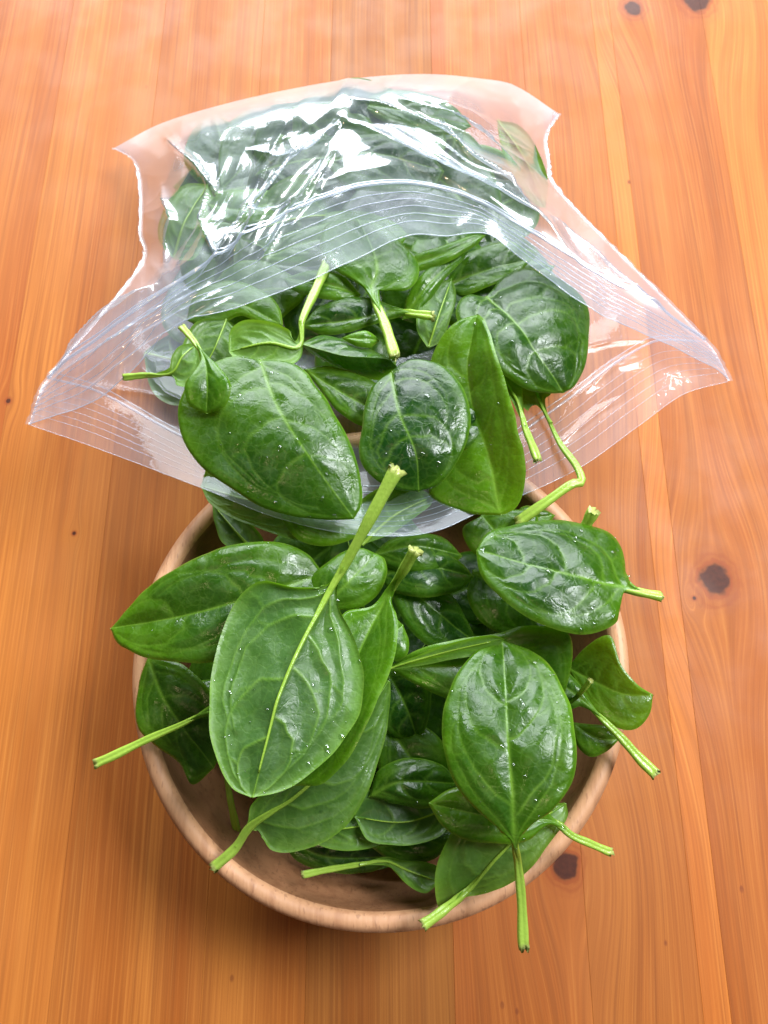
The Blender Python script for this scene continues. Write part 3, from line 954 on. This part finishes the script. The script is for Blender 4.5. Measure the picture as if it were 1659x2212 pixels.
leaf('dark spinach leaf with a short cut stem pointing right in the bag mouth',
     [(850, 672, .104), (770, 690, .105), (652, 705, .100)], [(800, 640), (740, 640), (680, 665)], [(810, 698), (750, 717), (695, 722)],
     [(890, 675, .108), (934, 680, .110)], tone=.3, rs=(.0015, .0019))
leaf('light green spinach leaf edge behind the leaning stem in the bag mouth',
     [(780, 635, .103), (700, 615, .104), (610, 600, .098)], [(740, 595), (670, 585)], [(750, 650), (690, 645), (630, 625)], tone=.7)
leaf('folded spinach leaf with a pale upper half in the middle of the bag mouth',
     [(646, 742, .113), (740, 768, .115), (835, 776, .114), (864, 798, .111)], [(690, 721, .108), (740, 728, .108), (800, 748, .109), (840, 770, .111)],
     [(680, 775, .105), (750, 810, .102), (820, 826, .103), (858, 812, .107)], tone=.4, drops=6)
leaf('tiny folded spinach leaf above the folded leaf in the bag mouth',
     [(736, 728, .112), (780, 732, .114), (822, 735, .111)], [(760, 716), (790, 710), (812, 722)], [(770, 745), (800, 748)], tone=.65)
leaf('wide pale spinach leaf under the bag film at upper left of the mouth',
     [(400, 690, .095), (500, 655, .099), (611, 702, .099)], [(420, 630), (490, 600), (570, 625), (602, 660)], [(450, 710), (520, 682), (570, 700)], tone=.6, drops=8)
leaf('grey green spinach leaf with forked veins left in the bag mouth',
     [(490, 690, .098), (470, 740, .100), (440, 800, .098)], [(430, 700), (400, 750), (410, 790)], [(520, 720), (510, 770), (480, 800)], side='under', rs=(.0006, .0008), tone=.3)
leaf('pale grey spinach leaf at the left of the bag mouth, its dark stem reaching left',
     [(372, 806, .103), (395, 770, .105), (425, 745, .103)], [(372, 770), (390, 748)], [(380, 830), (405, 835), (428, 800)],
     [(345, 808, .101), (305, 811, .099), (268, 815, .097)], side='under', tone=.45, rs=(.0012, .0015))
leaf('light green spinach leaf, underside up, with a long leaning stem under the bag film',
     [(645, 752, .113), (580, 742, .115), (495, 760, .111)], [(618, 712), (575, 697), (530, 697), (500, 718)], [(630, 790), (570, 790), (520, 785)],
     [(650, 700, .1130), (682, 628, .1085), (708, 566, .104)], side='under', tone=.85, rs=(.0017, .0022), pucker=.7)
leaf('large spinach leaf with a bright margin hanging out of the bag at left centre',
     [(560, 775, .121), (600, 880, .126), (670, 990, .126), (765, 1122, .118)],
     [(480, 778), (415, 822), (388, 880), (396, 950), (430, 1005), (490, 1050), (560, 1092), (640, 1116), (710, 1124)],
     [(640, 785), (690, 838), (732, 905), (765, 975), (781, 1045), (781, 1090)], tone=.42, pucker=.9, drops=50, ez=(-.004, -.004), wave=1.0, vs=.42)
leaf('small spoon shaped spinach leaf on top of the large bright edged leaf',
     [(441, 772, .131), (448, 830, .132), (446, 894, .128)], [(424, 790), (398, 828), (406, 872)], [(470, 788), (498, 830), (486, 876)],
     [(425, 742, .130), (405, 718, .127), (392, 703, .125)], tone=.4, rs=(.0011, .0014), pucker=.7, camber=.0012, wave=.6, ez=(.001, .002))

for (mx, my, ln, yw, tn) in ((830, 700, .055, .4, .15), (760, 770, .05, 2.0, .2), (905, 740, .05, 1.2, .1), (1000, 660, .05, 2.6, .2), (560, 650, .05, .2, .3), (700, 660, .05, 1.0, .2), (1090, 600, .05, .3, .25), (900, 620, .05, 1.9, .3)):
    GAP.append((mx, my, ln, yw, tn))

# --- filling: leaves that barely show, lower in the bowl
def free_leaf(label, c, yaw, tilt, roll, ln, wd, tone, side='top', group=None, stem=True, **kw):
    t = np.linspace(0, 1, 6)
    prof = np.array([0.10, 0.78, 1.0, 0.86, 0.50, 0.0])
    bend = random.uniform(-.004, .010)
    cy, sy = math.cos(yaw), math.sin(yaw)
    ax = np.array([cy * math.cos(tilt), sy * math.cos(tilt), math.sin(tilt)])
    bx = np.array([-sy, cy, 0])
    bx = bx * math.cos(roll) + np.array([0, 0, 1]) * math.sin(roll)
    c = np.array(c)
    mid = [c + ax * ln * (a - .5) + np.array([0, 0, bend * math.sin(math.pi * a)]) for a in t]
    L = [mid[0]] + [m + bx * wd * .5 * p + np.array([0, 0, -.002 * p]) for m, p in zip(mid[1:-1], prof[1:-1])] + [mid[-1]]
    R = [mid[0]] + [m - bx * wd * .5 * p + np.array([0, 0, -.002 * p]) for m, p in zip(mid[1:-1], prof[1:-1])] + [mid[-1]]
    st = [mid[0] - ax * ln * .18 + np.array([0, 0, .003]), mid[0] - ax * ln * .42 + np.array([0, 0, random.uniform(-.002, .008)])] if stem else None
    return build_leaf(label, mid, L, R, st, side=side, tone=tone, group=group or 'spinach leaves', cell=.0011, **kw)


for k in range(20):
    a = k * 2.39996
    rr = 0.066 * math.sqrt((k + .5) / 20)
    z = random.uniform(.044, .060) if rr > .04 else random.uniform(.048, .066)
    free_leaf('dark spinach leaf buried deep in the heap inside the bowl', (rr * math.cos(a), rr * math.sin(a) - .004, z), random.uniform(0, 6.28),
              random.uniform(-.15, .15), random.uniform(-.3, .3), random.uniform(.050, .064), random.uniform(.032, .042), random.uniform(.05, .35),
              side='top' if k % 3 else 'under', group='spinach leaves buried in the bowl', stem=False)

for mx, my, ln, yw, tn in GAP:
    free_leaf('dark spinach leaf deep in shade under the leaves of the bag mouth', at(mx, my, .084), yw, random.uniform(-.1, .1), random.uniform(-.15, .15), ln, .036, tn,
              group='shaded spinach leaves in the bag mouth', stem=False)

# --- leaves inside the bag, seen through the film
leaf('green spinach leaf near the far end of the bag, right of its middle',
     [(770, 222, .058), (880, 240, .066), (1020, 272, .058)], [(820, 200), (900, 198), (980, 225)], [(830, 262), (900, 285), (980, 290)], tone=.5)
leaf('pale spinach leaf along the right side of the bag behind film',
     [(1075, 262, .045), (1130, 340, .052), (1178, 452, .044)], [(1120, 270), (1160, 330), (1182, 400)], [(1080, 310), (1110, 380), (1150, 440)], side='under', tone=.8)
leaf('yellow green spinach leaf behind film at the left of the bag',
     [(445, 440, .070), (520, 452, .075), (612, 430, .070)], [(480, 415), (550, 408), (590, 412)], [(480, 478), (550, 485), (600, 460)], tone=.95)
leaf('pale spinach leaf against the left side of the bag behind film',
     [(375, 560, .066), (400, 480, .072), (450, 400, .066)], [(345, 520), (360, 450), (400, 400)], [(420, 560), (450, 500), (465, 440)], side='under', tone=.7)
leaf('long green spinach leaf lying across under the upper bag lip',
     [(560, 560, .090), (680, 520, .094), (850, 505, .092)], [(600, 515), (700, 480), (800, 480)], [(640, 575), (740, 560), (820, 535)], tone=.65)
leaf('dark spinach leaf behind film in the middle of the bag',
     [(700, 350, .078), (800, 330, .082), (960, 370, .076)], [(740, 300), (830, 285), (920, 320)], [(750, 400), (840, 410), (930, 410)], tone=.1)
for k in range(48):
    u = ((k * .618034) % 1)
    vq = (k + .5) / 48
    x = -.100 + .168 * u
    y = .152 + .150 * vq + random.uniform(-.008, .008)
    top = .088 * (max(.02, 1 - abs((u - .52) / .56) ** 2.4)) ** .5 * (1 - .30 * vq ** 2)
    z = max(.014, (top - .014) * (1 - .45 * random.random() ** 1.6))
    free_leaf('spinach leaf among the heap blurred behind the clear film of the bag', (x, y, z), random.uniform(0, 6.28), random.uniform(-.22, .22), random.uniform(-.35, .35),
              random.uniform(.062, .078), random.uniform(.044, .054), random.choice((.0, .05, .1, .2, .3, .6)), side='top' if k % 5 else 'under',
              group='spinach leaves inside the bag', stem=(k % 4 == 0 and .1 < vq < .5 and .25 < u < .75), rs=(.0010, .0014))


# ------------------------------------------------------------------ zip bag
# rows run from the far sealed end of the bag to its open mouth; each row from its left to its right side seam
SIDE_L = [(246, 320, .018), (292, 350, .030), (304, 430, .040), (303, 500, .048), (300, 580, .058), (105, 815, .082), (62, 917, .086)]
SIDE_R = [(1207, 246, .026), (1180, 292, .034), (1186, 350, .040), (1200, 402, .046), (1316, 526, .060), (1526, 736, .082), (1578, 823, .086)]
TOPROWS = [
    [(345, 268, .026), (480, 226, .028), (640, 190, .030), (780, 168, .030), (920, 160, .030), (1040, 170, .030), (1110, 184, .030)],
    [(372, 290, .076), (440, 262, .090), (560, 225, .0985), (700, 195, .1040), (900, 185, .1045), (1030, 198, .094), (1095, 222, .075)],
    [(365, 390, .082), (430, 372, .096), (560, 330, .1045), (710, 292, .1100), (890, 280, .1110), (1020, 295, .1025), (1100, 330, .081)],
    [(360, 470, .083), (430, 450, .097), (560, 400, .1055), (720, 335, .1115), (910, 318, .1130), (1040, 345, .1055), (1125, 385, .084)],
    [(360, 560, .086), (440, 530, .099), (570, 462, .1070), (735, 372, .1122), (930, 350, .1138), (1070, 400, .1080), (1180, 450, .090)],
    [(200, 745, .090), (330, 648, .098), (470, 560, .105), (620, 465, .1090), (760, 408, .1128), (880, 395, .1145), (980, 418, .1145), (1120, 490, .111), (1270, 585, .104), (1400, 662, .096)],
    [(200, 868, .090), (268, 818, .094), (382, 708, .100), (520, 663, .1055), (690, 598, .1090), (880, 511, .1130), (970, 510, .1140), (1052, 505, .1145), (1110, 548, .1145), (1270, 664, .110), (1400, 726, .101), (1535, 792, .090)],
]
LOWROWS = [
    [(345, 268, .020), (480, 226, .016), (640, 190, .012), (780, 168, .010), (920, 160, .012), (1040, 170, .016), (1110, 184, .022)],
    [(400, 330, .012), (700, 290, .004), (1060, 280, .012)],
    [(400, 440, .014), (700, 430, .004), (1060, 400, .012)],
    [(420, 560, .022), (760, 560, .006), (1080, 500, .018)],
    [(330, 730, .080), (520, 760, .082), (780, 770, .082), (1060, 720, .082), (1280, 660, .078)],
    [(215, 846, .088), (400, 945, .093), (600, 1028, .1005), (830, 1062, .102), (1010, 1008, .1015), (1190, 888, .094), (1400, 742, .087)],
    [(200, 965, .090), (434, 1054, .100), (601, 1120, .1085), (740, 1152, .111), (869, 1158, .1115), (948, 1145, .111), (1026, 1111, .108), (1174, 1050, .100), (1265, 1003, .096), (1382, 918, .090), (1480, 850, .087)],
]
NS, NTT = 260, 230
S = np.linspace(0, 1, NS)


def sheet(rows, ridges, seed, amp):
    cr = np.array([catmull(np.array([l] + r + [q], float) * [1, 1, 4000], S) for r, l, q in zip(rows, SIDE_L, SIDE_R)])   # rows x NS x (px,py,z)
    k = np.array([0, .12, .28, .44, .62, .86, 1.0])
    T = np.linspace(0, 1, NTT)
    G = np.zeros((NTT, NS, 3))
    m = np.zeros_like(cr)
    m[1:-1] = (cr[2:] - cr[:-2]) / (k[2:] - k[:-2])[:, None, None]
    m[0] = (cr[1] - cr[0]) / (k[1] - k[0])
    m[-1] = (cr[-1] - cr[-2]) / (k[-1] - k[-2])
    i = np.clip(np.searchsorted(k, T, side='right') - 1, 0, len(k) - 2)
    h = (k[i + 1] - k[i])[:, None, None]
    x = ((T - k[i]))[:, None, None] / h
    G = ((2 * x**3 - 3 * x**2 + 1) * cr[i] + (x**3 - 2 * x**2 + x) * h * m[i] + (-2 * x**3 + 3 * x**2) * cr[i + 1] + (x**3 - x**2) * h * m[i + 1])
    G[..., 2] = np.maximum(G[..., 2] / 4000, .0016)
    P = np.array([[at(*p) for p in row] for row in G])
    N = grid_normals(P)
    N[N[..., 2] < 0] *= -1
    X, Y = G[..., 0], G[..., 1]
    fade = np.clip(np.minimum(S, 1 - S) / .035, 0, 1)[None] * np.clip(T / .05, 0, 1)[:, None]
    calm = 1 - .80 * np.clip((T - .72) / .12, 0, 1)[:, None]
    d = np.zeros(X.shape)
    # creases fanning through the film
    wx = X + 55 * vnoise(X / 170, Y / 170, seed)
    wy = Y + 55 * vnoise(X / 170, Y / 170, seed + 1)
    for q, (ang, sc, a) in enumerate(((.9, 95, 1.0), (2.1, 120, .9), (.45, 62, .6), (2.6, 70, .55), (1.5, 48, .30))):
        c = (wx * math.cos(ang) + wy * math.sin(ang)) / sc
        lo = (wx * -math.sin(ang) + wy * math.cos(ang)) / (sc * 3.2)
        n = vnoise(c, lo, seed + 10 + q)
        d += a * (1 - 2.2 * np.abs(n)) * .5
    d *= amp * (.35 + .65 * calm)
    for pts, a, w in ridges:
        ds, al = seg_dist(X, Y, pts)
        d += a * np.exp(-np.abs(ds) / w) * np.sin(np.pi * np.clip(al, .02, .98)) ** .6
    P = P + N * (d * fade)[..., None]
    P[..., 2] = np.maximum(P[..., 2], .0012)
    return P, G, N


def sub(P, lo):
    return P - np.array(lo)


bag0 = at(700, 400, 0)
bag = tag(empty('zip_bag', bag0), 'clear plastic zip bag lying open behind the bowl with spinach spilling out', 'plastic bag')
up_r = [([(738, 255), (700, 320), (640, 370), (560, 480), (500, 560)], 0.0083, 7), ([(742, 258), (850, 330), (1000, 400), (1150, 482), (1240, 565)], 0.0075, 9),
        ([(650, 340), (540, 470), (430, 610)], 0.0045, 5), ([(360, 300), (420, 350), (470, 420)], 0.0060, 6), ([(340, 620), (230, 700), (120, 800)], 0.0067, 7),
        ([(420, 620), (260, 740), (110, 830)], 0.0045, 5), ([(760, 215), (900, 260), (1080, 400), (1150, 470)], 0.0051, 5),
        ([(860, 215), (1000, 265), (1120, 370)], 0.0042, 4), ([(540, 330), (600, 350), (690, 335)], 0.0042, 4), ([(1180, 470), (1300, 590), (1480, 720)], 0.0053, 6),
        ([(350, 400), (380, 480), (360, 580)], 0.0053, 6), ([(460, 380), (440, 480), (470, 560)], 0.0039, 4)]
rw = np.random.default_rng(21)
for q in range(9):                                   # streaky folds fanning down to both mouth corners
    a0, b0 = rw.uniform(0, 1), rw.uniform(0, 1)
    p0 = np.array([420 + 330 * a0, 250 + 130 * b0])
    p1 = np.array([310 + 260 * a0, 560 + 60 * b0])
    up_r.append(([tuple(p0), tuple((p0 + p1) / 2 + rw.normal(0, 14, 2)), tuple(p1)], rw.uniform(.0006, .0024), rw.uniform(4, 8)))
for q in range(12):
    a0, b0 = rw.uniform(0, 1), rw.uniform(0, 1)
    p0 = np.array([760 + 190 * a0, 205 + 110 * b0])
    p1 = np.array([1010 + 190 * a0, 330 + 170 * b0])
    up_r.append(([tuple(p0), tuple((p0 + p1) / 2 + rw.normal(0, 14, 2)), tuple(p1)], rw.uniform(.0005, .0020), rw.uniform(4, 8)))
for q in range(9):
    a0 = rw.uniform(0, 1)
    p0, p1 = np.array([420 + 80 * a0, 600 + 50 * a0]), np.array([110 + 60 * a0, 800 + 60 * a0])
    up_r.append(([tuple(p0), tuple((p0 + p1) / 2 + rw.normal(0, 10, 2)), tuple(p1)], rw.uniform(.0008, .0026), rw.uniform(3, 6)))
lo_r = [([(430, 870), (300, 850), (180, 835)], .0014, 7), ([(300, 790), (360, 850), (420, 880)], .0012, 6), ([(1230, 760), (1320, 740), (1420, 735)], .0014, 6),
        ([(1260, 850), (1330, 790), (1400, 770)], .0014, 6), ([(1210, 960), (1290, 890), (1360, 850)], .0012, 6)]
for nm, rows, ridges, sd, amp in (('upper_film', TOPROWS, up_r, 3, .0016), ('lower_film', LOWROWS, lo_r, 8, .0006)):
    P, G, N = sheet(rows, ridges, sd, amp)
    me = mesh_np(nm, sub(P.reshape(-1, 3), bag0), grid_faces(NTT, NS))
    o = bpy.data.objects.new(nm, me)
    thick = (1.0 if nm == 'upper_film' else .15) * np.broadcast_to(np.clip((np.linspace(0, 1, NTT) - .815) / .03, 0, 1)[:, None], (NTT, NS))
    me.attributes.new('thick', 'FLOAT', 'POINT').data.foreach_set('value', np.ascontiguousarray(thick, np.float32).ravel())
    me.materials.append(M_FILM if nm == 'upper_film' else M_FILM_LOW)
    COL.objects.link(o)
    o.parent = bag
    # zip track and grip ribs
    def line(name, t, r, flat=1.0, a=0, b=NS):
        r = r if nm == 'upper_film' else r * .62
        f = t * (NTT - 1)
        i0 = min(int(f), NTT - 2)
        pts = (P[i0] * (1 - f + i0) + P[i0 + 1] * (f - i0))[a:b] + N[i0][a:b] * r * .4
        V, Fq = tube_arrays(pts[::2], r, 6, 0, False, up=(0, 0, 1), flat=flat)
        q = bpy.data.objects.new(name, mesh_np(name, sub(V, bag0), Fq))
        q.data.materials.append(M_RIB if nm == 'upper_film' else M_RIB_LOW)
        COL.objects.link(q)
        q.parent = o
    line('zip_track', .862, .0008, .6)
    line('zip_track', .848, .0004, .6)
    for t in (.893, .912, .930, .948, .966):
        line('grip_rib', t, .00017)
    line('lip_edge', 1.0, .00022)
    if nm == 'upper_film':
        for k, side in ((0, -1), (NS - 1, 1)):
            pts = P[:, k]
            out = np.zeros_like(pts)
            out[:, 0] = side
            w = .0014 + .0005 * vnoise(np.arange(NTT) / 3.0, np.zeros(NTT), 4 + k)
            strip = np.stack([pts - out * .0012, pts + out * w[:, None] * .5 + [0, 0, .0003], pts + out * w[:, None]], 1)
            strip[:, 1:, 2] += .0002 * vnoise(np.arange(NTT) / 2.0, np.ones(NTT), 9)[:, None]
            q = bpy.data.objects.new('side_seam', mesh_np('side_seam', sub(strip.reshape(-1, 3), bag0), grid_faces(NTT, 3)))
            q.data.materials.append(M_FILM)
            COL.objects.link(q)
            q.parent = bag
